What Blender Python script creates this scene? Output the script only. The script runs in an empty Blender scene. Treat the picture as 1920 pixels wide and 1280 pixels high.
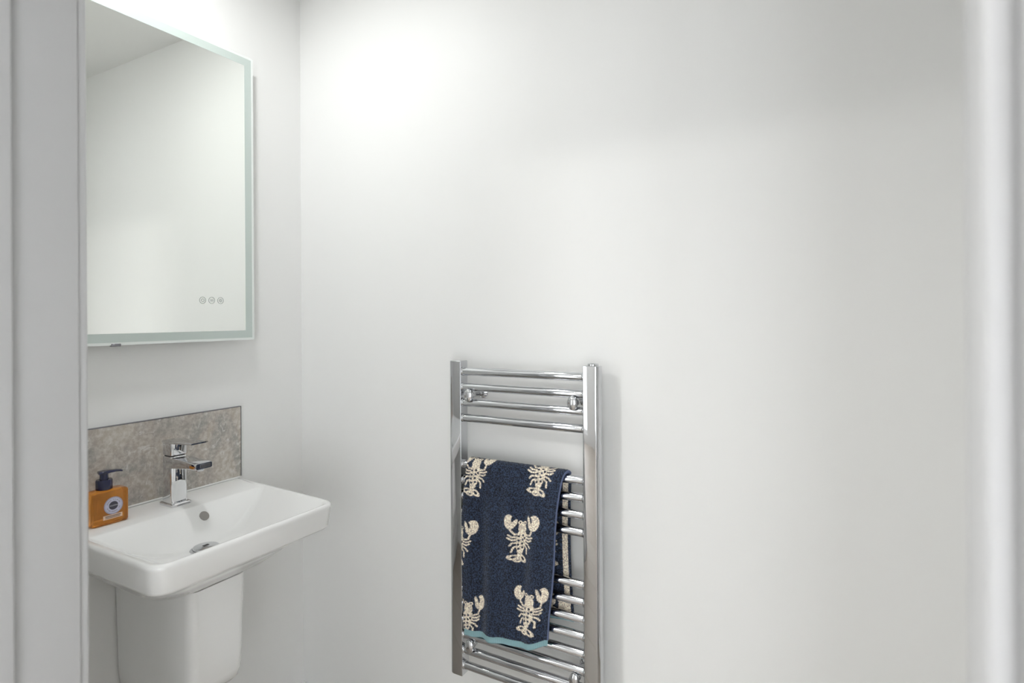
import bpy, bmesh, math, random
import numpy as np
from mathutils import Vector, Matrix

random.seed(7)
PI = math.pi
S = bpy.context.scene
COL = S.collection

# ------------------------------------------------------------------ camera
F_PX = 1078.68
cam_data = bpy.data.cameras.new('camera')
cam_data.sensor_width = 36.0
cam_data.lens = F_PX / 1920.0 * 36.0
cam_data.shift_y = (593.92 - 640.0) / 1920.0
cam_data.clip_start = 0.02
cam = bpy.data.objects.new('camera', cam_data)
COL.objects.link(cam)
cam.matrix_world = (Matrix.Translation((1.4855, -1.2792, 1.31))
                    @ Matrix.Rotation(math.radians(29.1785), 4, 'Z')
                    @ Matrix.Rotation(math.radians(90), 4, 'X')
                    @ Matrix.Rotation(math.radians(-0.3351), 4, 'Z'))
cam_data.dof.use_dof = True
cam_data.dof.focus_distance = 1.50
cam_data.dof.aperture_fstop = 2.6
S.camera = cam

# ------------------------------------------------------------------ world, exposure
world = bpy.data.worlds.new('world')
S.world = world
world.use_nodes = True
bg = world.node_tree.nodes['Background']
bg.inputs['Color'].default_value = (0.925, 0.955, 0.985, 1)
bg.inputs['Strength'].default_value = 5.7
S.view_settings.view_transform = 'Standard'
S.view_settings.look = 'None'
S.view_settings.gamma = 1.0
S.view_settings.use_curve_mapping = False
S.view_settings.exposure = 0.09

# real lamps of the place: positions used by the lamp builders further down
DOWNLIGHT_POS = (0.34, -0.54)
DOWNLIGHT_W = 3.5
HALL_LAMP_POS = (0.22, -1.86)
HALL_LAMP_W = 15.0

CEIL = 2.35

# ------------------------------------------------------------------ helpers
MATS = {}
def srgb(r, g, b):
    def f(c):
        c /= 255.0
        return c / 12.92 if c <= 0.04045 else ((c + 0.055) / 1.055) ** 2.4
    return (f(r), f(g), f(b), 1.0)

def mat(name, color=(.8, .8, .8, 1), rough=.5, metal=0.0, **kw):
    m = bpy.data.materials.new(name)
    m.use_nodes = True
    b = m.node_tree.nodes['Principled BSDF']
    b.inputs['Base Color'].default_value = color
    b.inputs['Roughness'].default_value = rough
    b.inputs['Metallic'].default_value = metal
    for k, v in kw.items():
        b.inputs[k.replace('_', ' ')].default_value = v
    MATS[name] = m
    return m

def nodes(m):
    nt = m.node_tree
    return nt, nt.nodes['Principled BSDF']

def add_bump(m, scale, strength, dist=.001, detail=3.0, kind='ShaderNodeTexNoise'):
    nt, b = nodes(m)
    tc = nt.nodes.new('ShaderNodeTexCoord')
    n = nt.nodes.new(kind)
    n.inputs['Scale'].default_value = scale
    if kind == 'ShaderNodeTexNoise':
        n.inputs['Detail'].default_value = detail
    bp = nt.nodes.new('ShaderNodeBump')
    bp.inputs['Strength'].default_value = strength
    bp.inputs['Distance'].default_value = dist
    nt.links.new(tc.outputs['Object'], n.inputs['Vector'])
    nt.links.new(n.outputs[0], bp.inputs['Height'])
    nt.links.new(bp.outputs['Normal'], b.inputs['Normal'])

def obj(name, bm, material, parent=None, smooth=None):
    me = bpy.data.meshes.new(name)
    bmesh.ops.recalc_face_normals(bm, faces=bm.faces[:])
    bm.to_mesh(me)
    bm.free()
    if material is not None:
        me.materials.append(MATS[material])
    o = bpy.data.objects.new(name, me)
    COL.objects.link(o)
    if smooth is not None:
        for p in me.polygons:
            p.use_smooth = True
        try:
            me.set_sharp_from_angle(angle=math.radians(smooth))
        except Exception:
            pass
    if parent is not None:
        o.parent = parent
        o.matrix_parent_inverse = Matrix.Translation(-Vector(parent.location))
    return o

def thing(name, label, cat, loc=(0, 0, 0), group=None):
    o = bpy.data.objects.new(name, None)
    COL.objects.link(o)
    o.location = loc
    o.empty_display_size = .05
    tag(o, label, cat, group)
    return o

def tag(o, label, cat, group=None):
    o['label'] = label
    o['category'] = cat
    if group:
        o['group'] = group
    return o

def struct(o, label=None):
    o['kind'] = 'structure'
    if label:
        o['label'] = label
    return o

def box(bm, x0, x1, y0, y1, z0, z1, bev=0.0, seg=2):
    r = bmesh.ops.create_cube(bm, size=1.0)
    vs = r['verts']
    for v in vs:
        v.co = Vector(((x0 + x1) / 2 + v.co.x * (x1 - x0), (y0 + y1) / 2 + v.co.y * (y1 - y0),
                       (z0 + z1) / 2 + v.co.z * (z1 - z0)))
    if bev > 0:
        es = list({e for v in vs for e in v.link_edges})
        bmesh.ops.bevel(bm, geom=es, offset=bev, segments=seg, profile=.5, affect='EDGES')
    return bm

def B():
    return bmesh.new()

def boxobj(name, dims, m, parent=None, bev=0.0, seg=2):
    return obj(name, box(B(), *dims, bev=bev, seg=seg), m, parent, 40 if bev else None)

def tube(bm, p0, p1, r, seg=24, r1=None, cap=True):
    p0, p1 = Vector(p0), Vector(p1)
    d = p1 - p0
    q = d.to_track_quat('Z', 'Y').to_matrix().to_4x4()
    bmesh.ops.create_cone(bm, cap_ends=cap, segments=seg, radius1=r, radius2=r if r1 is None else r1,
                          depth=d.length, matrix=Matrix.Translation((p0 + p1) / 2) @ q)
    return bm

def lathe(bm, prof, axis_pt, axis='Z', seg=40, sx=1.0, sy=1.0):
    """prof: list of (radius, h). axis Z up, or Y towards the viewer (-y)."""
    rings = []
    for r, h in prof:
        ring = []
        for i in range(seg):
            a = 2 * PI * i / seg
            u, w = r * math.cos(a) * sx, r * math.sin(a) * sy
            if axis == 'Z':
                c = (axis_pt[0] + u, axis_pt[1] + w, axis_pt[2] + h)
            elif axis == 'Y':
                c = (axis_pt[0] + u, axis_pt[1] - h, axis_pt[2] + w)
            else:
                c = (axis_pt[0] + h, axis_pt[1] + u, axis_pt[2] + w)
            ring.append(bm.verts.new(c))
        rings.append(ring)
    for a, b in zip(rings, rings[1:]):
        for i in range(seg):
            j = (i + 1) % seg
            bm.faces.new((a[i], a[j], b[j], b[i]))
    if prof[0][0] > 1e-6:
        bm.faces.new(rings[0])
    if prof[-1][0] > 1e-6:
        bm.faces.new(rings[-1])
    bmesh.ops.remove_doubles(bm, verts=bm.verts[:], dist=1e-6)
    return bm

def rrect(x0, x1, y0, y1, rad, n=8):
    """closed loop of a rounded rectangle; rad is one radius or four (x0y0, x1y0, x1y1, x0y1)"""
    if not isinstance(rad, (tuple, list)):
        rad = (rad,) * 4
    cs = [((x0 + rad[0], y0 + rad[0]), PI, rad[0]), ((x1 - rad[1], y0 + rad[1]), 1.5 * PI, rad[1]),
          ((x1 - rad[2], y1 - rad[2]), 0.0, rad[2]), ((x0 + rad[3], y1 - rad[3]), .5 * PI, rad[3])]
    out = []
    for (cx, cy), a0, r in cs:
        for i in range(n + 1):
            a = a0 + .5 * PI * i / n
            out.append((cx + r * math.cos(a), cy + r * math.sin(a)))
    return out

def loft(bm, loops, cap0=True, cap1=True):
    """loops: lists of 3-D points with equal counts"""
    vs = [[bm.verts.new(p) for p in l] for l in loops]
    n = len(vs[0])
    for a, b in zip(vs, vs[1:]):
        for i in range(n):
            j = (i + 1) % n
            bm.faces.new((a[i], a[j], b[j], b[i]))
    if cap0:
        bm.faces.new(list(reversed(vs[0])))
    if cap1:
        bm.faces.new(vs[-1])
    return bm

# ------------------------------------------------------------------ materials
mat('wall_paint', (.90, .90, .885, 1), .55)
add_bump(MATS['wall_paint'], 260, .05, .0006)
mat('ceiling_paint', (.86, .86, .85, 1), .7)
mat('hall_paint', (.78, .78, .77, 1), .7)
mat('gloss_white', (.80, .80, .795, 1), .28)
add_bump(MATS['gloss_white'], 90, .03, .0006)
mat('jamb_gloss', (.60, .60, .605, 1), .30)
mat('ceramic', (.93, .93, .915, 1), .10, Coat_Weight=.5, Coat_Roughness=.04)
mat('chrome', (.63, .64, .66, 1), .045, 1.0)
mat('chrome_tap', (.76, .765, .78, 1), .03, 1.0)
mat('chrome_dark', (.25, .25, .27, 1), .25, 1.0)
mat('mirror_silver', (.915, .935, .905, 1), .0, 1.0)
mat('frosted', (.58, .655, .62, 1), .38, Specular_IOR_Level=.6)
mat('glass_edge', (.86, .90, .875, 1), .18)
mat('icon_grey', (.42, .45, .43, 1), .5)
mat('white_plastic', (.82, .82, .80, 1), .35)
mat('black_hole', (.05, .05, .05, 1), .6)
mat('overflow_grey', (.34, .32, .30, 1), .6)
mat('navy_plastic', srgb(22, 27, 64), .16, Coat_Weight=.3)
mat('sealant', (.85, .85, .83, 1), .4)
mat('label_lavender', srgb(205, 206, 226), .5)
mat('label_rim', srgb(150, 142, 160), .5)
mat('label_dark', srgb(62, 60, 74), .5)
mat('label_pink', srgb(238, 205, 178), .5)
mat('label_print', srgb(120, 104, 100), .5)
mat('label_text', srgb(232, 232, 238), .5)
mat('teal_weave', srgb(148, 184, 190), .85)
mat('binding_blue', srgb(104, 116, 150), .85)

# amber soap in a clear bottle
m = mat('amber_soap', srgb(232, 128, 28), .06, Transmission_Weight=.80, IOR=1.36)
nt, b = nodes(m)
tc = nt.nodes.new('ShaderNodeTexCoord')
ns = nt.nodes.new('ShaderNodeTexNoise'); ns.inputs['Scale'].default_value = 18
cr = nt.nodes.new('ShaderNodeValToRGB')
cr.color_ramp.elements[0].color = srgb(242, 152, 56)
cr.color_ramp.elements[1].color = srgb(250, 184, 92)
nt.links.new(tc.outputs['Object'], ns.inputs['Vector'])
nt.links.new(ns.outputs[0], cr.inputs[0])
nt.links.new(cr.outputs[0], b.inputs['Base Color'])

# teal hem: fine ribs
nt, b = nodes(MATS['teal_weave'])
tc = nt.nodes.new('ShaderNodeTexCoord')
wv = nt.nodes.new('ShaderNodeTexWave'); wv.inputs['Scale'].default_value = 120
wv.bands_direction = 'X'
cr = nt.nodes.new('ShaderNodeValToRGB')
cr.color_ramp.elements[0].color = srgb(112, 152, 162)
cr.color_ramp.elements[1].color = srgb(160, 196, 200)
nt.links.new(tc.outputs['Object'], wv.inputs['Vector'])
nt.links.new(wv.outputs[0], cr.inputs[0])
nt.links.new(cr.outputs[0], b.inputs['Base Color'])

# grey-brown stone of the splashback
m = mat('stone', (.3, .29, .27, 1), .30)
nt, b = nodes(m)
tc = nt.nodes.new('ShaderNodeTexCoord')
mp = nt.nodes.new('ShaderNodeMapping')
mp.inputs['Rotation'].default_value = (math.radians(38), 0, 0)
mp.inputs['Scale'].default_value = (1, 1.0, .45)
n1 = nt.nodes.new('ShaderNodeTexNoise'); n1.inputs['Scale'].default_value = 9; n1.inputs['Detail'].default_value = 9
n1.inputs['Distortion'].default_value = 1.1
c1 = nt.nodes.new('ShaderNodeValToRGB')
e = c1.color_ramp.elements
e[0].position = .30; e[0].color = srgb(176, 173, 167)
e[1].position = .72; e[1].color = srgb(212, 206, 197)
x = e.new(.52); x.color = srgb(197, 190, 181)
n2 = nt.nodes.new('ShaderNodeTexNoise'); n2.inputs['Scale'].default_value = 85; n2.inputs['Detail'].default_value = 9; n2.inputs['Roughness'].default_value = .72
c2 = nt.nodes.new('ShaderNodeValToRGB')
c2.color_ramp.elements[0].position = .42; c2.color_ramp.elements[0].color = (.22, .22, .22, 1)
c2.color_ramp.elements[1].position = .70; c2.color_ramp.elements[1].color = (.85, .85, .85, 1)
mx = nt.nodes.new('ShaderNodeMix'); mx.data_type = 'RGBA'; mx.blend_type = 'OVERLAY'
mx.inputs['Factor'].default_value = .45
n3 = nt.nodes.new('ShaderNodeTexNoise'); n3.inputs['Scale'].default_value = 17; n3.inputs['Detail'].default_value = 8
n3.inputs['Distortion'].default_value = 2.0
c3 = nt.nodes.new('ShaderNodeValToRGB')
e = c3.color_ramp.elements
e[0].position = .475; e[0].color = (0, 0, 0, 1)
e[1].position = .53; e[1].color = (0, 0, 0, 1)
x = e.new(.502); x.color = (1, 1, 1, 1)
n4 = nt.nodes.new('ShaderNodeTexNoise'); n4.inputs['Scale'].default_value = 60; n4.inputs['Detail'].default_value = 3
c4 = nt.nodes.new('ShaderNodeValToRGB')
c4.color_ramp.elements[0].position = .48; c4.color_ramp.elements[1].position = .64
ml = nt.nodes.new('ShaderNodeMath'); ml.operation = 'MULTIPLY'
m2 = nt.nodes.new('ShaderNodeMath'); m2.operation = 'MULTIPLY'; m2.inputs[1].default_value = .75
mx2 = nt.nodes.new('ShaderNodeMix'); mx2.data_type = 'RGBA'
mx2.inputs['B'].default_value = srgb(232, 231, 228)
L = nt.links.new
L(tc.outputs['Object'], mp.inputs['Vector'])
for n in (n1, n3):
    L(mp.outputs[0], n.inputs['Vector'])
for n in (n2, n4):
    L(tc.outputs['Object'], n.inputs['Vector'])
L(n1.outputs[0], c1.inputs[0]); L(n2.outputs[0], c2.inputs[0])
L(n3.outputs[0], c3.inputs[0]); L(n4.outputs[0], c4.inputs[0])
L(c1.outputs[0], mx.inputs['A']); L(c2.outputs[0], mx.inputs['B'])
L(c3.outputs[0], ml.inputs[0]); L(c4.outputs[0], ml.inputs[1]); L(ml.outputs[0], m2.inputs[0])
L(m2.outputs[0], mx2.inputs['Factor']); L(mx.outputs['Result'], mx2.inputs['A'])
L(mx2.outputs['Result'], b.inputs['Base Color'])

# oak boards of the floor
m = mat('oak', srgb(176, 128, 84), .45)
nt, b = nodes(m)
tc = nt.nodes.new('ShaderNodeTexCoord')
br = nt.nodes.new('ShaderNodeTexBrick')
br.inputs['Color1'].default_value = srgb(186, 178, 168)
br.inputs['Color2'].default_value = srgb(180, 170, 160)
br.inputs['Mortar'].default_value = srgb(158, 148, 138)
br.inputs['Scale'].default_value = 1.0
br.inputs['Mortar Size'].default_value = .0015
br.inputs['Brick Width'].default_value = 1.2
br.inputs['Row Height'].default_value = .15
nt.links.new(tc.outputs['Object'], br.inputs['Vector'])
nt.links.new(br.outputs[0], b.inputs['Base Color'])

# terry cloth: colour comes from the woven motif (point attribute), broken up by the pile
m = mat('terry', (.05, .07, .12, 1), .95, Sheen_Weight=.25, Sheen_Roughness=.5)
nt, b = nodes(m)
at = nt.nodes.new('ShaderNodeAttribute'); at.attribute_name = 'weave'
tc = nt.nodes.new('ShaderNodeTexCoord')
n1 = nt.nodes.new('ShaderNodeTexNoise'); n1.inputs['Scale'].default_value = 330; n1.inputs['Detail'].default_value = 1
c1 = nt.nodes.new('ShaderNodeValToRGB')
c1.color_ramp.elements[0].position = .40; c1.color_ramp.elements[0].color = (.22, .22, .24, 1)
c1.color_ramp.elements[1].position = .66; c1.color_ramp.elements[1].color = (3.0, 2.95, 2.8, 1)
mx = nt.nodes.new('ShaderNodeMix'); mx.data_type = 'RGBA'; mx.blend_type = 'MULTIPLY'
mx.inputs['Factor'].default_value = .8
nt.links.new(tc.outputs['Object'], n1.inputs['Vector'])
nt.links.new(n1.outputs[0], c1.inputs[0])
# cream loops lie denser than the navy ones: less break-up there
sp_ = nt.nodes.new('ShaderNodeSeparateColor')
mr = nt.nodes.new('ShaderNodeMapRange')
mr.inputs['From Min'].default_value = .03; mr.inputs['From Max'].default_value = .5
mr.inputs['To Min'].default_value = .92; mr.inputs['To Max'].default_value = .35
nt.links.new(at.outputs['Color'], sp_.inputs[0]); nt.links.new(sp_.outputs[0], mr.inputs['Value'])
nt.links.new(mr.outputs[0], mx.inputs['Factor'])
nt.links.new(at.outputs['Color'], mx.inputs['A'])
nt.links.new(c1.outputs[0], mx.inputs['B'])
nt.links.new(mx.outputs['Result'], b.inputs['Base Color'])

def emissive(name, col, strength):
    m = mat(name, (.9, .9, .9, 1), .5)
    nt, b = nodes(m)
    b.inputs['Emission Color'].default_value = col
    b.inputs['Emission Strength'].default_value = strength
emissive('lamp_glow', (1, .97, .94, 1), 6)
emissive('hall_glow', (1, .97, .94, 1), 3)

m = mat('pane_glass', (1, 1, 1, 1), .0)
nt = m.node_tree
for n in list(nt.nodes):
    if n.type != 'OUTPUT_MATERIAL':
        nt.nodes.remove(n)
out = [n for n in nt.nodes if n.type == 'OUTPUT_MATERIAL'][0]
tr = nt.nodes.new('ShaderNodeBsdfTransparent'); gl = nt.nodes.new('ShaderNodeBsdfGlossy')
gl.inputs['Roughness'].default_value = .0
ms = nt.nodes.new('ShaderNodeMixShader'); ms.inputs[0].default_value = .08
nt.links.new(tr.outputs[0], ms.inputs[1]); nt.links.new(gl.outputs[0], ms.inputs[2])
nt.links.new(ms.outputs[0], out.inputs['Surface'])

# ------------------------------------------------------------------ the shell of the room
XR = 1.95                 # right wall of the little room
YF0, YF1 = -.8413, -.985  # inner and outer face of the wall with the opening
OL, OR_ = .4955, 1.5553   # faces of the opening's lining
HEAD = 2.02
HX0, HX1, HY = -1.3, 2.9, -2.75   # the hall behind the camera

struct(boxobj('wall_left', (-.12, 0, YF1, .12, 0, CEIL), 'wall_paint'))
struct(boxobj('wall_back', (0, XR, 0, .12, 0, CEIL), 'wall_paint'))
struct(boxobj('wall_right', (XR, XR + .12, YF1, .12, 0, CEIL), 'wall_paint'))
bm = B()
box(bm, 0, OL - .018, YF1, YF0, 0, CEIL)
box(bm, OR_ + .018, XR, YF1, YF0, 0, CEIL)
box(bm, OL - .018, OR_ + .018, YF1, YF0, HEAD + .018, CEIL)
struct(obj('wall_front', bm, 'wall_paint'))
struct(boxobj('floor', (HX0, HX1, HY, .0, -.05, 0), 'oak'))
struct(boxobj('ceiling', (HX0 - .12, HX1 + .12, HY - .12, .12, CEIL, CEIL + .1), 'ceiling_paint'))
struct(boxobj('baseboard_back', (.016, XR, -.016, 0, 0, .152), 'gloss_white', bev=.003))
struct(boxobj('baseboard_left', (0, .016, YF0, 0, 0, .152), 'gloss_white', bev=.003))

# the hall: back wall with a glazed window, side walls
struct(boxobj('wall_hall_left', (HX0 - .12, HX0, HY, YF1, 0, CEIL), 'hall_paint'))
struct(boxobj('wall_hall_right', (HX1, HX1 + .12, HY, YF1, 0, CEIL), 'hall_paint'))
WINS = ((-1.14, -.16, .12, 2.02), (1.58, 2.75, .12, 2.02))
bm = B()
xs = [HX0 - .12] + [v for w in WINS for v in w[:2]] + [HX1 + .12]
for k in range(0, len(xs), 2):
    box(bm, xs[k], xs[k + 1], HY - .12, HY, 0, CEIL)
for x0, x1, z0, z1 in WINS:
    box(bm, x0, x1, HY - .12, HY, 0, z0)
    box(bm, x0, x1, HY - .12, HY, z1, CEIL)
struct(obj('wall_hall_back', bm, 'hall_paint'))
bm = B()
box(bm, HX0, 0 - .12, YF1, YF0, 0, CEIL)
box(bm, XR + .12, HX1, YF1, YF0, 0, CEIL)
struct(obj('wall_hall_front', bm, 'hall_paint'))
for k, (x0, x1, z0, z1) in enumerate(WINS):
    win = bpy.data.objects.new('window_%d' % (k + 1), None); COL.objects.link(win)
    win.location = (x0, HY, z0)
    struct(win, 'tall white framed window in the hall wall')
    xm = (x0 + x1) / 2
    for a, c in ((x0, x0 + .05), (xm - .025, xm + .025), (x1 - .05, x1)):
        boxobj('window_frame', (a, c, HY - .09, HY - .03, z0, z1), 'gloss_white', win)
    for a, c in ((z0, z0 + .05), (z1 - .05, z1)):
        boxobj('window_frame', (x0 + .05, x1 - .05, HY - .088, HY - .032, a, c), 'gloss_white', win)
    for a, c in ((x0 + .05, xm - .025), (xm + .025, x1 - .05)):
        boxobj('pane', (a, c, HY - .064, HY - .060, z0 + .05, z1 - .05), 'pane_glass', win)

# lining, stop and architrave of the opening
def jamb(name, side, label):
    x0 = OL if side < 0 else OR_
    s = side          # -1: lining lies towards -x of its face
    t = bpy.data.objects.new(name, None); COL.objects.link(t)
    t.location = (x0 + s * .01, (YF0 + YF1) / 2, 0)
    struct(t, label)
    def bx(n, xa, xb, ya, yb, z1, bev):
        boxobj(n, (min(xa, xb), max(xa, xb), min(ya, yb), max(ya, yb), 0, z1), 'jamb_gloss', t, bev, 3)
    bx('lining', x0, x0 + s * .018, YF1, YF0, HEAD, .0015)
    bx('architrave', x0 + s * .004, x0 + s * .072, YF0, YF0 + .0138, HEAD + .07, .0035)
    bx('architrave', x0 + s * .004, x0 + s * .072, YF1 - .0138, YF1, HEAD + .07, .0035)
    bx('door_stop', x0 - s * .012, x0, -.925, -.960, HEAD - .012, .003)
jamb('trim_1', -1, 'white gloss door lining beside the washbasin')
jamb('trim_2', 1, 'white gloss door lining at the radiator side')
t = bpy.data.objects.new('trim_3', None); COL.objects.link(t)
t.location = ((OL + OR_) / 2, (YF0 + YF1) / 2, HEAD); struct(t, 'white gloss head of the door lining')
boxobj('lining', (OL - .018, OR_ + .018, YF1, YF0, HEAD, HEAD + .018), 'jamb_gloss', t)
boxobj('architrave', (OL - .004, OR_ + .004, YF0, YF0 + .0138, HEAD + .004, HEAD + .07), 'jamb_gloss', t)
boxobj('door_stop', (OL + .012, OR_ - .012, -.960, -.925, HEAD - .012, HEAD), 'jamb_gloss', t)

# ------------------------------------------------------------------ illuminated wall mirror
MY0, MY1, MZ0, MZ1 = -.699, -.1991, 1.2497, 2.052
XG = .035
t = thing('wall_mirror', 'tall frameless rectangular mirror with frosted border and three touch icons', 'mirror',
          (0, (MY0 + MY1) / 2, MZ0))
boxobj('backing', (.0, .029, MY0 + .035, MY1 - .035, MZ0 + .035, MZ1 - .035), 'white_plastic', t)
g = boxobj('mirror_glass', (.0295, XG, MY0, MY1, MZ0, MZ1), 'mirror_silver', t, .0008, 1)
def frame_mesh(x, d, a, b_, lip=.0):
    """flat frame between inset a and inset b_ from the glass edge"""
    bm = B()
    o4 = [(MY0 + a, MZ0 + a), (MY1 - a, MZ0 + a), (MY1 - a, MZ1 - a), (MY0 + a, MZ1 - a)]
    i4 = [(MY0 + b_, MZ0 + b_), (MY1 - b_, MZ0 + b_), (MY1 - b_, MZ1 - b_), (MY0 + b_, MZ1 - b_)]
    vo = [bm.verts.new((x + d, *p)) for p in o4]; vi = [bm.verts.new((x + d, *p)) for p in i4]
    wo = [bm.verts.new((x, *p)) for p in o4]; wi = [bm.verts.new((x, *p)) for p in i4]
    for i in range(4):
        j = (i + 1) % 4
        bm.faces.new((vo[i], vo[j], vi[j], vi[i])); bm.faces.new((wo[i], wo[j], wi[j], wi[i]))
        bm.faces.new((vo[i], vo[j], wo[j], wo[i])); bm.faces.new((vi[i], vi[j], wi[j], wi[i]))
    return bm
obj('frosted_border', frame_mesh(XG, .0004, .0062, .0268), 'frosted', t)['label'] = 'frosted greenish border band'
obj('polished_edge', frame_mesh(XG, .0005, .0, .0062), 'glass_edge', t)
def ring(bm, x, cy, cz, r0, r1, n=32, a0=0, a1=2 * PI):
    full = abs(a1 - a0 - 2 * PI) < 1e-6
    k = n if full else n + 1
    A = [bm.verts.new((x, cy + r0 * math.cos(a0 + (a1 - a0) * i / n), cz + r0 * math.sin(a0 + (a1 - a0) * i / n))) for i in range(k)]
    Bv = [bm.verts.new((x, cy + r1 * math.cos(a0 + (a1 - a0) * i / n), cz + r1 * math.sin(a0 + (a1 - a0) * i / n))) for i in range(k)]
    for i in range(n):
        j = (i + 1) % k
        bm.faces.new((A[i], A[j], Bv[j], Bv[i]))
def strip(bm, x, p, q, w):
    p, q = Vector(p), Vector(q)
    d = (q - p).normalized(); n = Vector((-d.y, d.x)) * w / 2
    bm.faces.new([bm.verts.new((x, *c)) for c in (p + n, q + n, q - n, p - n)])
for k, cy in enumerate((-.3529, -.3276, -.3023)):
    bm = B(); cz = 1.3588; xx = XG + .0004
    ring(bm, xx, cy, cz, .0078, .0090)
    if k == 0:
        ring(bm, xx, cy, cz, .0036, .0047, 24, PI * .68, PI * 2.32)
        strip(bm, xx, (cy, cz + .0015), (cy, cz + .0052), .0012)
    elif k == 1:
        for q in (0, 1, 2):
            xo = -.0032 + q * .0032
            pts = [(cy + xo + .0008 * math.sin(i * PI / 2) + .0006 * i / 3, cz - .0032 + i * .0021) for i in range(4)]
            for a, c in zip(pts, pts[1:]):
                strip(bm, xx, a, c, .0011)
    else:
        ring(bm, xx, cy, cz, .0020, .0031, 20)
        for i in range(8):
            a = i * PI / 4
            strip(bm, xx, (cy + .0034 * math.cos(a), cz + .0034 * math.sin(a)),
                  (cy + .0050 * math.cos(a), cz + .0050 * math.sin(a)), .0010)
    obj('touch_icon', bm, 'icon_grey', t)
boxobj('hanging_clip', (.029, XG + .002, -.574, -.553, MZ0 - .003, MZ0 + .0035), 'chrome_dark', t, .001, 1)

# ------------------------------------------------------------------ splashback
t = thing('splashback', 'grey brown stone splashback slab behind the washbasin tap', 'splashback', (0, -.46, .862))
boxobj('stone_slab', (0, .009, -.704, -.2251, .862, 1.0588), 'stone', t, .0006, 1)
bm = B()
box(bm, 0, .0094, -.704, -.2232, 1.0588, 1.0606)
box(bm, 0, .0094, -.2251, -.2232, .862, 1.0588)
obj('edge_shadow_strip', bm, 'chrome_dark', t)  # dark strips stand in for the slab's thin edge shadow, top and right

# ------------------------------------------------------------------ washbasin
RIM = .858
YL, YRB, YRF = -.689, -.226, -.240     # left edge, right edge at the back, right edge at the front
XF = .416
def basin_loop(x0, x1, y0, y1, rb, rf, z, taper=0.0):
    pts = rrect(x0, x1, y0, y1, (rb, rf, rf, rb), 8)
    out = []
    for (x, y) in pts:
        yy = y
        if y > (y0 + y1) / 2:
            yy = y - taper * max(0, min(1, x / XF))
        out.append((x, yy, z))
    return out
t = thing('washbasin', 'white ceramic rectangular washbasin under the stone splashback', 'washbasin', (0, -.46, RIM - .1))
tp = .026
loops = []
# underside (inner bowl belly), up the outside, over the rim, into the bowl
loops.append(basin_loop(.010, .235, -.57, -.345, .03, .05, RIM - .150))
loops.append(basin_loop(.006, .285, -.60, -.315, .03, .06, RIM - .135, tp * .5))
loops.append(basin_loop(.004, .335, -.645, -.275, .03, .06, RIM - .098, tp))
loops.append(basin_loop(.002, .372, -.662, -.250, .02, .05, RIM - .072, tp))
loops.append(basin_loop(.001, .396, -.676, -.238, .008, .036, RIM - .0635, tp))
loops.append(basin_loop(.0, .4045, -.6805, -.2345, .005, .034, RIM - .0605, tp))
loops.append(basin_loop(.0, .4095, -.6835, -.2312, .005, .034, RIM - .0540, tp))
loops.append(basin_loop(.0, XF - .0012, YL + .0012, YRB - .0012, .005, .035, RIM - .012, tp))
loops.append(basin_loop(.0, XF, YL, YRB, .005, .035, RIM - .007, tp))
loops.append(basin_loop(.0, XF - .0020, YL + .0020, YRB - .0020, .005, .034, RIM - .0022, tp))
loops.append(basin_loop(.0, XF - .0060, YL + .0060, YRB - .0060, .005, .031, RIM, tp))
# inner lip of the bowl
IB = .132
loops.append(basin_loop(IB, XF - .0105, YL + .013, YRB - .0135, .012, .027, RIM - .0006, tp))
loops.append(basin_loop(IB + .004, XF - .0150, YL + .018, YRB - .0185, .013, .025, RIM - .0035, tp))
loops.append(basin_loop(IB + .012, XF - .0215, YL + .030, YRB - .032, .013, .028, RIM - .0125, tp))
loops.append(basin_loop(IB + .026, XF - .033, YL + .052, YRB - .056, .014, .040, RIM - .030, tp))
loops.append(basin_loop(IB + .040, XF - .050, YL + .084, YRB - .088, .016, .045, RIM - .050, tp))
loops.append(basin_loop(IB + .052, XF - .074, YL + .118, YRB - .120, .020, .045, RIM - .066, tp))
loops.append(basin_loop(IB + .062, XF - .105, YL + .150, YRB - .152, .022, .035, RIM - .074, tp * .6))
loops.append(basin_loop(IB + .074, XF - .135, YL + .180, YRB - .182, .022, .026, RIM - .0775, 0))
loops.append(basin_loop(.230, .240, -.474, -.462, .002, .002, RIM - .079, 0))
bm = loft(B(), loops)
o = obj('basin_bowl', bm, 'ceramic', t, 60)
# overflow opening and drain
ov = Vector((.1532, -.4280, .8325))
nrm = Vector((.78, 0, .62)).normalized()
q = nrm.to_track_quat('Z', 'Y').to_matrix().to_4x4()
bm = B()
bmesh.ops.create_cone(bm, cap_ends=True, segments=32, radius1=.0115, radius2=.0115, depth=.004,
                      matrix=Matrix.Translation(ov) @ q)
obj('overflow_hole', bm, 'overflow_grey', t, 40)
DR = (.222, -.468, RIM - .079)
dr = obj('drain', lathe(B(), [(.033, 0), (.0335, .002), (.031, .0042), (.0285, .0046), (.0283, .0030), (.0, .0030)], DR), 'chrome', t, 40)
obj('drain_cover', lathe(B(), [(.0272, .003), (.0272, .0068), (.0262, .0082), (.015, .0098), (.0, .0104)], DR), 'chrome', dr, 40)
boxobj('drain_slot', (DR[0] - .0035, DR[0] + .0035, DR[1] - .0065, DR[1] + .0065, DR[2] + .0098, DR[2] + .0108), 'black_hole', dr, .0004, 1)
bm = tube(B(), (.0105, -.69, .8605), (.0105, -.232, .8605), .0026, 8)
obj('sealant_bead', bm, 'sealant', t, 60)

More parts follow.
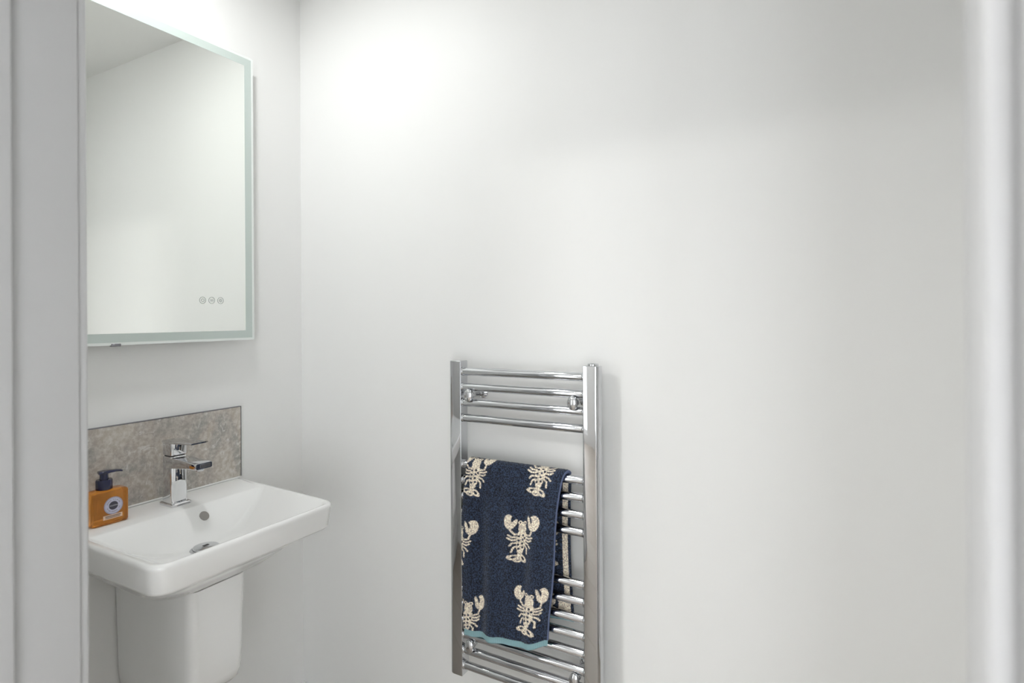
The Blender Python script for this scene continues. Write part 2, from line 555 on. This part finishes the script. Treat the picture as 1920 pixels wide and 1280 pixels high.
# ------------------------------------------------------------------ semi pedestal
t = thing('semi_pedestal', 'white ceramic semi pedestal cover fixed to wall below the washbasin', 'pedestal', (0, -.459, .43))
loops = []
def ped(z, xf, hw, xb=.0045):
    pts = rrect(xb, xf, -.459 - hw, -.459 + hw, (.004, .024, .024, .004), 8)
    k = lambda x: 1.10 - .30 * max(0, x) / .26      # narrower towards the front
    return [(x, -.459 + (y + .459) * k(x), z) for x, y in pts]
for z, xf, hw in ((.432, .160, .070), (.436, .195, .074), (.446, .225, .078), (.462, .243, .0805), (.485, .252, .082),
                  (.53, .256, .083), (.60, .258, .0845), (.67, .260, .086), (.708, .2605, .0865)):
    loops.append(ped(z, xf, hw))
obj('cover', loft(B(), loops), 'ceramic', t, 50)

# ------------------------------------------------------------------ mixer tap
t = thing('basin_mixer_tap', 'chrome square single lever mixer tap on the washbasin', 'tap', (.076, -.451, RIM))
TY = -.451
def lp(x0, x1, y0, y1, r, z, n=5):
    return [(x, y, z) for x, y in rrect(x0, x1, y0, y1, r, n)]
obj('base_plate', loft(B(), [lp(.046, .103, TY - .0245, TY + .0245, .006, RIM),
                             lp(.046, .103, TY - .0245, TY + .0245, .006, RIM + .0045),
                             lp(.0475, .1015, TY - .0230, TY + .0230, .006, RIM + .006)]), 'chrome_tap', t, 40)
obj('tap_body', loft(B(), [lp(.051, .0935, TY - .0205, TY + .0205, .006, RIM + .006),
                           lp(.053, .0925, TY - .020, TY + .020, .006, RIM + .05),
                           lp(.053, .0925, TY - .020, TY + .020, .006, RIM + .117),
                           lp(.0535, .092, TY - .0195, TY + .0195, .006, RIM + .1182)]), 'chrome_tap', t, 40)
# spout: tapering arm reaching over the bowl
bm = B()
def sp(x, z0, z1, hw, r=.0035):
    return [(x, y, z) for y, z in rrect(TY - hw, TY + hw, z0, z1, r, 4)]
loft(bm, [sp(.070, RIM + .088, RIM + .1165, .0203), sp(.092, RIM + .0905, RIM + .1165, .0203),
          sp(.150, RIM + .0965, RIM + .1150, .0206), sp(.188, RIM + .0985, RIM + .1135, .0208),
          sp(.1905, RIM + .0995, RIM + .1125, .0198)])
so = obj('spout', bm, 'chrome_tap', t, 40)
boxobj('spout_inset', (.1898, .1910, TY - .010, TY + .016, RIM + .1015, RIM + .1105), 'chrome_dark', so, .0004, 1)
obj('aerator', lathe(B(), [(.009, -.0035), (.0095, 0), (.0095, .003)], (.174, TY, RIM + .0960), seg=24), 'chrome', so, 40)
# lever head
obj('cartridge_ring', loft(B(), [lp(.0545, .091, TY - .0185, TY + .0185, .010, RIM + .1182),
                                 lp(.0545, .091, TY - .0185, TY + .0185, .010, RIM + .1216)]), 'black_hole', t, 40)
lv = obj('lever_block', loft(B(), [lp(.0535, .0925, TY - .0195, TY + .0195, .006, RIM + .1216),
                                   lp(.053, .0930, TY - .020, TY + .020, .006, RIM + .1235),
                                   lp(.053, .0930, TY - .020, TY + .020, .006, RIM + .150)]), 'chrome_tap', t, 40)
bm = B()
def lvp(x, z0, z1, hw):
    return [(x, y, z) for y, z in rrect(TY - hw, TY + hw, z0, z1, .0012, 3)]
loft(bm, [lvp(.0530, RIM + .1500, RIM + .1558, .020), lvp(.093, RIM + .1500, RIM + .1565, .0205),
          lvp(.140, RIM + .1535, RIM + .1580, .0208), lvp(.174, RIM + .1560, RIM + .1592, .0205)])
obj('lever_handle', bm, 'chrome_tap', t, 40)

# ------------------------------------------------------------------ soap dispenser
BC = Vector((.072, -.6025, RIM))
t = thing('soap_dispenser', 'amber liquid soap bottle with navy pump on the washbasin ledge', 'soap bottle', tuple(BC))
hw, hd, H = .0370, .0205, .0735
loops = []
for z, s in ((.0, .004), (.001, .0016), (.004, .0), (H - .006, .0), (H - .002, .0012), (H, .004)):
    loops.append([(BC.x + x, BC.y + y, RIM + .0004 + z) for x, y in rrect(-hd + s, hd - s, -hw + s, hw - s, .007, 6)])
loops.append([(BC.x + x, BC.y + y, RIM + .0004 + H + .0020) for x, y in rrect(-.0135, .0135, -.0185, .0085, .0134, 6)])
loops.append([(BC.x + x, BC.y + y, RIM + .0004 + H + .005) for x, y in rrect(-.0125, .0125, -.0175, .0075, .0124, 6)])
# slightly yawed, as it stands
rot = Matrix.Translation(BC) @ Matrix.Rotation(math.radians(-2), 4, 'Z') @ Matrix.Translation(-BC)
bm = loft(B(), loops); bmesh.ops.transform(bm, matrix=rot, verts=bm.verts[:])
bottle = obj('bottle', bm, 'amber_soap', t, 35)
zt = H + .0026
PYO = BC.y - .0050
pc = (BC.x, PYO, RIM)
obj('collar', lathe(B(), [(.0155, zt), (.0160, zt + .001), (.0160, zt + .019), (.0148, zt + .0215), (.0095, zt + .0220), (.0092, zt + .0215)], pc), 'navy_plastic', t, 35)
obj('pump_stem', lathe(B(), [(.0085, zt + .0220), (.0080, zt + .0340)], pc, seg=28), 'navy_plastic', t, 35)
bm = B()
secs = []
zt2 = RIM + zt + .0340
for d, w, z0, z1 in ((-.0115, .0070, .0012, .0044), (-.0105, .0095, .0, .0056), (.0, .0110, .0, .0066), (.010, .0085, .0004, .0066),
                     (.022, .0056, .0008, .0056), (.031, .0042, -.0006, .0040), (.0345, .0028, -.0014, .0022)):
    secs.append([(BC.x + .25 * d + y * .97, PYO + d * .97 - y * .25, zt2 + z) for y, z in rrect(-w, w, z0, z1, min(w, (z1 - z0) / 2) * .8, 4)])
loft(bm, secs)
obj('pump_head', bm, 'navy_plastic', t, 45)
# label on the face towards the room
XFc = BC.x + hd
def disc(bm, x, cy, cz, r, n=40):
    bm.faces.new([bm.verts.new((x, cy + r * math.cos(2 * PI * i / n), cz + r * math.sin(2 * PI * i / n))) for i in range(n)])
LY, LZ = BC.y + .0045, RIM + .0405
def lab(name, bm, m, par):
    bmesh.ops.transform(bm, matrix=rot, verts=bm.verts[:])
    return obj(name, bm, m, par)
bm = B(); ring(bm, XFc + .0004, LY, LZ, .0182, .0192, 40); ring(bm, XFc + .0004, LY, LZ, .0168, .0174, 40)
bm2 = B(); disc(bm2, XFc + .0003, LY, LZ, .0192)
l1 = lab('round_label', bm2, 'label_lavender', bottle)
lab('label_rim', bm, 'label_rim', bottle)
bm = B(); disc(bm, XFc + .0004, LY, LZ, .0092)
lab('label_centre', bm, 'label_dark', bottle)
bm = B()
for i in range(46):            # ring of tiny lettering, too small to read
    if i % 23 in (0, 1, 21, 22) or random.random() < .12:
        continue
    a = 2 * PI * i / 46 + .07
    p = Vector((LY + .0120 * math.cos(a), LZ + .0120 * math.sin(a)))
    q2 = Vector((LY + .0142 * math.cos(a), LZ + .0142 * math.sin(a)))
    strip(bm, XFc + .0005, p, q2, .0008)
lab('label_lettering', bm, 'label_print', bottle)
bm = B(); box(bm, XFc + .0002, XFc + .0006, LY - .0205, LY + .0175, RIM + .0125, RIM + .0215)
lab('label_strip', bm, 'label_pink', bottle)
bm = B()
strip(bm, XFc + .0008, (LY - .0165, RIM + .0185), (LY + .0145, RIM + .0185), .0017)
strip(bm, XFc + .0008, (LY - .0165, RIM + .0153), (LY + .0125, RIM + .0153), .0014)
lab('label_print', bm, 'label_print', bottle)
def text_mesh(name, s, size, cy, cz, x, m, par):
    cu = bpy.data.curves.new(name, 'FONT'); cu.body = s; cu.size = size; cu.align_x = 'CENTER'; cu.align_y = 'CENTER'
    cu.extrude = 0.0
    tmp = bpy.data.objects.new(name, cu); COL.objects.link(tmp)
    bpy.context.view_layer.update()
    me = bpy.data.meshes.new_from_object(tmp.evaluated_get(bpy.context.evaluated_depsgraph_get()))
    bpy.data.objects.remove(tmp); bpy.data.curves.remove(cu)
    M = rot @ Matrix.Translation((x, cy, cz)) @ Matrix(((0, 0, 1, 0), (1, 0, 0, 0), (0, 1, 0, 0), (0, 0, 0, 1)))
    me.transform(M); me.materials.clear(); me.materials.append(MATS[m])
    o = bpy.data.objects.new(name, me); COL.objects.link(o); o.parent = par
    return o
text_mesh('label_name', "L'OCCITANE", .0036, LY, LZ, XFc + .0009, 'label_text', bottle)

# ------------------------------------------------------------------ chrome towel rail
RT = 1.199
PIT = .0394
RODS = [0, 1, 2, 3, 6, 7, 8, 9] + list(range(12, 20))
RY, RR = -.058, .0100
XLI, XRI = .6598, .9911
PY0, PY1 = -.070, -.038
t = thing('towel_rail', 'chrome ladder towel radiator mounted on the white wall', 'towel rail', ((XLI + XRI) / 2, -.05, RT - .8))
def post(side):
    if side > 0:
        prof = rrect(XRI, XRI + .0388, PY0, PY1, (.0014, .0125, .0125, .0014), 7)
    else:
        prof = rrect(XLI - .0388, XLI, PY0, PY1, (.0125, .0014, .0014, .0125), 7)
    cx = sum(p[0] for p in prof) / len(prof); cy = (PY0 + PY1) / 2
    def at(z, k):
        return [(cx + (x - cx) * k, cy + (y - cy) * k, z) for x, y in prof]
    o = obj('post', loft(B(), [at(RT - .8, .94), at(RT - .7985, 1), at(RT - .0015, 1), at(RT, .93)]), 'chrome', t, 35)
    if side > 0:
        obj('vent_plug', lathe(B(), [(.0125, 0), (.0125, .0035), (.0115, .0045), (.0075, .0045), (.0070, .0035), (0, .0035)],
                               (XRI + .0195, cy, RT), seg=28), 'chrome', o, 35)
    return o
post(-1); post(1)
rod_me = None
for i in RODS:
    z = RT - .0265 - i * PIT
    if rod_me is None:
        bm = B()
        # rotate the 64-gon rod with a small welded collar at either end
        lathe(bm, [(RR, 0), (RR, XRI - XLI)], (XLI, RY, z), axis='X', seg=40)
        lathe(bm, [(RR + .0012, 0), (RR + .0012, .003), (RR, .0042)], (XLI, RY, z), axis='X', seg=40)
        lathe(bm, [(RR, -.0042), (RR + .0012, -.003), (RR + .0012, 0)], (XRI, RY, z), axis='X', seg=40)
        bmesh.ops.translate(bm, verts=bm.verts[:], vec=(0, 0, -z))
        r = obj('rail', bm, 'chrome', t, 50)
        rod_me = r.data
        r.location.z = z
        base_inv = r.matrix_parent_inverse.copy()
    else:
        r = bpy.data.objects.new('rail', rod_me); COL.objects.link(r)
        r.parent = t; r.matrix_parent_inverse = base_inv
        r.location.z = z
for bx_, bi in ((.683, 1.5), (.967, 1.5), (.683, 17.5), (.967, 17.5)):
    bz = RT - .0265 - bi * PIT
    k = obj('bracket', lathe(B(), [(.0150, .0), (.0150, .004), (.0120, .006), (.0085, .008), (.0085, .046), (.0092, .047),
                                   (.0092, .056), (.0075, .058), (.0075, .069)], (bx_, 0, bz), axis='Y', seg=28), 'chrome', t, 35)
    obj('cap', lathe(B(), [(.0100, .0685), (.0165, .0690), (.0170, .0710), (.0160, .0740), (.0120, .0765), (.0055, .0780), (0, .0783)],
                     (bx_, 0, bz), axis='Y', seg=36, sx=.74, sy=1.0), 'chrome', k, 35)

# ------------------------------------------------------------------ hand towel over the rail
Z0 = RT - .0265 - 6 * PIT          # centre of the rod it hangs over
TH = .0062                         # pile thickness
RM = RR + .0012 + TH / 2 + .0012   # radius of the middle surface round the rod
FB = [(.66, .5165), (.676, .5178), (.70, .5201), (.739, .5250), (.777, .5289), (.806, .5290), (.835, .5268), (.856, .5285), (.884, .5390), (.905, .5480), (.96, .556)]
def lerp_tab(tab, x):
    return np.interp(x, [p[0] for p in tab], [p[1] for p in tab])
ZR = [(.50, .902), (.549, .9045), (.615, .909), (.678, .9175), (.74, .9235), (.80, .9265), (.864, .930), (.905, .9355), (.932, .9405), (.95, .947), (.97, .950)]
ZL = [(.50, .677), (.56, .674), (.70, .671), (.80, .672), (.88, .6755), (.93, .6785), (.97, .680)]
BACK_B = .588                      # lowest edge of the layer behind the rail
def towel_point(t_, s):
    """t_ 0..1 across (left to right), s 0..1 front hem to rod, 1..2 over the rod, 2..3 down the back"""
    f = np.clip(s, 0, 1); arc = np.clip(s - 1, 0, 1); bk = np.clip(s - 2, 0, 1)
    # front
    xg = .675 + t_ * .235
    zb = lerp_tab(FB, xg)
    z = zb + (Z0 - zb) * f
    xl = lerp_tab(ZL, z); xr = lerp_tab(ZR, z)
    xl = np.where(s > 1, .6795 + .000 * arc, xl)
    xr = np.where(s > 1, .9415 + .0095 * np.sin(arc * PI * .5), xr)
    xr = np.where(s > 2, .951 - .006 * np.sin(bk * PI) + .004 * bk, xr)
    xl = np.where(s > 2, .6795 + .010 * bk, xl)
    x = xl + (xr - xl) * t_
    drop = np.clip((Z0 - z) / .40, 0, 1)
    amp = np.clip((Z0 - z) / .12, 0, 1)
    fold = amp * (.0048 * (1 + np.sin(t_ * 15.0 + 1.1 * drop + .6)) + .0030 * (1 + np.sin(t_ * 27.0 - 2.0 * drop)))
    wave = drop ** 3 * .006 * (1 + np.sin((t_ - .18) * 7.0))
    yf = RY - RM - fold - wave
    th = arc * PI
    y_arc = RY - RM * np.cos(th); z_arc = Z0 + RM * np.sin(th)
    zbk = BACK_B - .010 * np.sin(t_ * 5.0) 
    z_b = Z0 + (zbk - Z0) * bk
    y_b = RY + RM + .0030 * np.clip(bk * 4, 0, 1) + .0015 * np.sin(t_ * 11 + bk * 3) * np.clip(bk * 4, 0, 1)
    Y = np.where(s <= 1, yf, np.where(s <= 2, y_arc, y_b))
    Z = np.where(s <= 1, z, np.where(s <= 2, z_arc, z_b))
    # running length along the cloth, equal to height on the front
    Q = np.where(s <= 1, z, np.where(s <= 2, Z0 + (RM + TH / 2) * th, Z0 + (RM + TH / 2) * PI + (Z0 - z_b)))
    return np.stack([x, Y, Z], -1), x, Q

def seg_d(px, py, a, b_):
    ax, ay = a; bx2, by2 = b_
    dx, dy = bx2 - ax, by2 - ay
    k = np.clip(((px - ax) * dx + (py - ay) * dy) / (dx * dx + dy * dy + 1e-9), 0, 1)
    return np.hypot(px - ax - k * dx, py - ay - k * dy)
def ell(px, py, cx, cy, rx, ry, rot_=0):
    c, s_ = math.cos(rot_), math.sin(rot_)
    u = (px - cx) * c + (py - cy) * s_; w = -(px - cx) * s_ + (py - cy) * c
    return (np.hypot(u / rx, w / ry) - 1) * min(rx, ry)
def smooth(d, w=2.6):
    return np.clip(.5 - d / (2 * w), 0, 1)
def lobster(px, py):
    """coverage of a woven lobster; local units, y downwards, about 345 wide and 500 tall"""
    d = ell(px, py, 10, -105, 44, 62)
    for (cx, cy, rx, ry) in ((6, -45, 50, 40), (0, 0, 54, 46), (-6, 45, 50, 44), (-14, 90, 42, 42), (-20, 130, 30, 34)):
        d = np.minimum(d, ell(px, py, cx, cy, rx, ry))
    # claws
    cl = np.maximum(ell(px, py, -108, -178, 46, 76, -.15), -ell(px, py, -70, -212, 21, 38, .4))
    cl = np.minimum(cl, ell(px, py, -66, -160, 19, 44, .42))
    cr_ = np.maximum(ell(px, py, 134, -168, 56, 78, .2), -ell(px, py, 98, -206, 18, 44, -.35))
    cr_ = np.minimum(cr_, ell(px, py, 88, -182, 15, 52, -.22))
    d = np.minimum(d, np.minimum(cl, cr_))
    lines = [[(-100, -95), (-66, -48), (-44, -46)], [(118, -88), (104, -45), (50, -34)],
             [(-50, -18), (-88, -22), (-118, -46)], [(-50, 10), (-92, 8), (-126, -14)],
             [(-50, 40), (-88, 42), (-108, 66)], [(-44, 72), (-78, 88), (-96, 132)],
             [(50, -12), (92, -10), (122, -24)], [(50, 16), (88, 22), (112, 8)],
             [(46, 44), (78, 58), (96, 84)], [(36, 74), (58, 98), (56, 152)]]
    for l in lines:
        for a, b_ in zip(l, l[1:]):
            d = np.minimum(d, seg_d(px, py, a, b_) - 8.5)
    # eyes on stalks
    for ex, ey, hx, hy in ((-16, -164, 0, -138), (40, -160, 24, -140)):
        d = np.minimum(d, seg_d(px, py, (ex, ey + 12), (hx, hy)) - 5)
        d = np.minimum(d, np.abs(np.hypot(px - ex, py - ey) - 14) - 5.5)
    # tail fan: looped outlines
    d = np.minimum(d, seg_d(px, py, (-24, 140), (-30, 200)) - 20)
    for (cx, cy, rx, ry, ro) in ((-76, 190, 44, 21, .05), (4, 206, 40, 21, .75), (-42, 216, 30, 20, .15)):
        d = np.minimum(d, np.abs(ell(px, py, cx, cy, rx, ry, ro)) - 8)
    k = smooth(d)
    for dx, dy in ((-30, -24), (12, -32), (-34, 20), (8, 12), (-40, 62), (0, 52), (-36, 104), (2, 94), (34, -4)):
        k = k * (1 - smooth(np.hypot(px - dx, py - dy) - 11.5))
    return k
SX, SZ = .000266, .000229
# x, running height, pi for the upside-down ones on the hidden layer, skew of the weave as it hangs
STAMPS = [(.838, .7850, 0, .15), (.8600, .6210, 0, .21), (.7070, .9230, 0, .05), (.8880, .9480, 0, .08),
          (.6660, .7480, 0, .12), (.6890, .5640, 0, .18),
          (.930, 1.325, PI, 0), (.880, 1.16, PI, 0), (.72, 1.30, PI, 0), (.72, 1.13, PI, 0), (.78, 1.22, PI, 0)]
NAVY = np.array(srgb(34, 44, 63)[:3]); CREAM = np.array(srgb(226, 215, 198)[:3])
def weave(x, Q, t_, s):
    k = np.zeros_like(x)
    for cx, cq, r_, sc in STAMPS:
        u = (x - cx) / SX; w = -(Q - cq) / SZ
        flip = -1.0 if abs(r_) > 2 else 1.0
        sel = (np.abs(u) < 320) & (np.abs(w) < 330)
        if not sel.any():
            continue
        uu, ww = u[sel], w[sel]
        k[sel] = np.maximum(k[sel], lobster(uu * flip, (ww + sc * uu) * flip))
    # cream stripe near the side edge of the hidden layer
    st = (s > 2.03) & (t_ > .925) & (t_ < .976)
    k = np.where(st, 1.0, k)
    k = np.where((s > 2.03) & (t_ >= .976), 0.0, k)
    return k[..., None] * CREAM + (1 - k[..., None]) * NAVY

t = thing('hand_towel', 'navy terry hand towel with cream lobsters draped over the chrome rail', 'towel', (.80, RY, Z0 - .4))
rng = np.random.default_rng(3)
def sheet(name, s_vals, nt_, material, pile, thick, col=True):
    tv = np.linspace(0, 1, nt_)
    Sg, Tg = np.meshgrid(np.array(s_vals), tv, indexing='ij')
    P, X, Q = towel_point(Tg, Sg)
    du = np.gradient(P, axis=1); dv = np.gradient(P, axis=0)
    N = np.cross(du, dv); N /= np.linalg.norm(N, axis=-1, keepdims=True) + 1e-12
    # outward = away from the rod: front faces -y
    mid = N[len(s_vals) // 2, nt_ // 2]
    ref = P[len(s_vals) // 2, nt_ // 2] - np.array([P[len(s_vals) // 2, nt_ // 2][0], RY, Z0 - .02])
    if mid @ ref < 0:
        N = -N
    jit = pile * (rng.random(Sg.shape) ** 1.5)
    edge = np.minimum(np.minimum(Tg, 1 - Tg) * .25, 1e9)
    rnd = np.sqrt(np.clip(1 - (1 - np.clip(edge / (thick / 2), 0, 1)) ** 2, .02, 1))[..., None]
    out_ = P + N * ((thick / 2) * rnd + (jit * np.clip(rnd[..., 0], 0, 1))[..., None])
    inn = P - N * ((thick / 2) * rnd)
    a, b_ = Sg.shape
    verts = np.concatenate([out_.reshape(-1, 3), inn.reshape(-1, 3)])
    idx = np.arange(a * b_).reshape(a, b_)
    q1 = np.stack([idx[:-1, :-1], idx[:-1, 1:], idx[1:, 1:], idx[1:, :-1]], -1).reshape(-1, 4)
    off = a * b_
    q2 = (q1 + off)[:, ::-1]
    def bridge(l):
        return np.stack([l[:-1], l[1:], l[1:] + off, l[:-1] + off], -1)
    q3 = np.concatenate([bridge(idx[0, ::-1]), bridge(idx[-1, :]), bridge(idx[:, 0]), bridge(idx[::-1, -1])])
    quads = np.concatenate([q1, q2, q3]).astype(np.int32)
    me = bpy.data.meshes.new(name)
    me.vertices.add(len(verts)); me.vertices.foreach_set('co', verts.astype(np.float32).ravel())
    me.loops.add(quads.size); me.loops.foreach_set('vertex_index', quads.ravel())
    me.polygons.add(len(quads))
    me.polygons.foreach_set('loop_start', np.arange(0, quads.size, 4, dtype=np.int32))
    me.update(calc_edges=True)
    me.validate()
    me.polygons.foreach_set('use_smooth', np.ones(len(me.polygons), dtype=bool))
    if col:
        c = weave(X, Q, Tg, Sg).reshape(-1, 3)
        c = np.concatenate([c, c]); c = np.concatenate([c, np.ones((len(c), 1))], 1)
        at_ = me.color_attributes.new('weave', 'FLOAT_COLOR', 'POINT')
        at_.data.foreach_set('color', c.astype(np.float32).ravel())
    me.materials.append(MATS[material])
    o = bpy.data.objects.new(name, me); COL.objects.link(o)
    o.parent = t; o.matrix_parent_inverse = Matrix.Translation(-Vector(t.location))
    return o, P
hem = .0155 / (Z0 - .53)
s_body = np.concatenate([np.linspace(hem, 1, 420, endpoint=False), np.linspace(1, 2, 60, endpoint=False), np.linspace(2, 2.965, 260)])
body, Pb = sheet('terry_cloth', s_body, 290, 'terry', .0022, TH)
h1, _ = sheet('hem_band', np.linspace(0, hem, 8), 120, 'teal_weave', 0.0, TH * .72, False)
h2, _ = sheet('hem_band', np.linspace(2.965, 3.0, 8), 120, 'teal_weave', 0.0, TH * .72, False)
def binding(col_idx, s_sel):
    pts = Pb[s_sel, col_idx]
    bm = B(); rings = []
    n = len(pts)
    for i in range(n):
        d = pts[min(i + 1, n - 1)] - pts[max(i - 1, 0)]
        d = Vector(d).normalized()
        u = Vector((1, 0, 0)); u = (u - d * u.dot(d)).normalized(); w = d.cross(u)
        rings.append([bm.verts.new(Vector(pts[i]) + u * .0017 * math.cos(2 * PI * k / 8) + w * .0037 * math.sin(2 * PI * k / 8)) for k in range(8)])
    for a, b_ in zip(rings, rings[1:]):
        for k in range(8):
            bm.faces.new((a[k], a[(k + 1) % 8], b_[(k + 1) % 8], b_[k]))
    bm.faces.new(rings[0]); bm.faces.new(rings[-1])
    return obj('side_binding', bm, 'binding_blue', t, 60)
binding(-1, np.arange(0, 470, 4))

# ------------------------------------------------------------------ lamps
def downlight(x, y, w):
    t = thing('downlight', 'small round white downlight in the ceiling above the washbasin', 'downlight', (x, y, CEIL))
    obj('bezel', lathe(B(), [(.062, 0), (.062, -.008), (.058, -.012), (.049, -.012), (.049, 0)], (x, y, CEIL)), 'white_plastic', t, 40)
    obj('lens', lathe(B(), [(.0488, -.001), (.0488, -.010), (0, -.010)], (x, y, CEIL)), 'lamp_glow', t)
    ld = bpy.data.lights.new('downlight_lamp', 'AREA'); ld.shape = 'DISK'; ld.size = .09; ld.energy = w; ld.color = (.98, .995, 1)
    lo = bpy.data.objects.new('downlight_lamp', ld); COL.objects.link(lo)
    lo.location = (x, y, CEIL - .018)
    lo.parent = t; lo.matrix_parent_inverse = Matrix.Translation(-Vector((x, y, CEIL)))
downlight(*DOWNLIGHT_POS, DOWNLIGHT_W)

x, y = HALL_LAMP_POS
t = thing('ceiling_lamp', 'round white flush ceiling lamp in the hall', 'ceiling lamp', (x, y, CEIL))
obj('lamp_base', lathe(B(), [(.145, 0), (.145, -.018), (.138, -.022), (.0, -.022)], (x, y, CEIL)), 'white_plastic', t, 40)
obj('lamp_shade', lathe(B(), [(.136, -.0225), (.134, -.034), (.11, -.044), (.06, -.050), (0, -.051)], (x, y, CEIL)), 'hall_glow', t, 50)
ld = bpy.data.lights.new('hall_lamp', 'AREA'); ld.shape = 'DISK'; ld.size = .26; ld.energy = HALL_LAMP_W; ld.color = (1, 1, .98)
lo = bpy.data.objects.new('hall_lamp', ld); COL.objects.link(lo)
lo.location = (x, y, CEIL - .056); lo.parent = t
lo.matrix_parent_inverse = Matrix.Translation(-Vector((x, y, CEIL)))
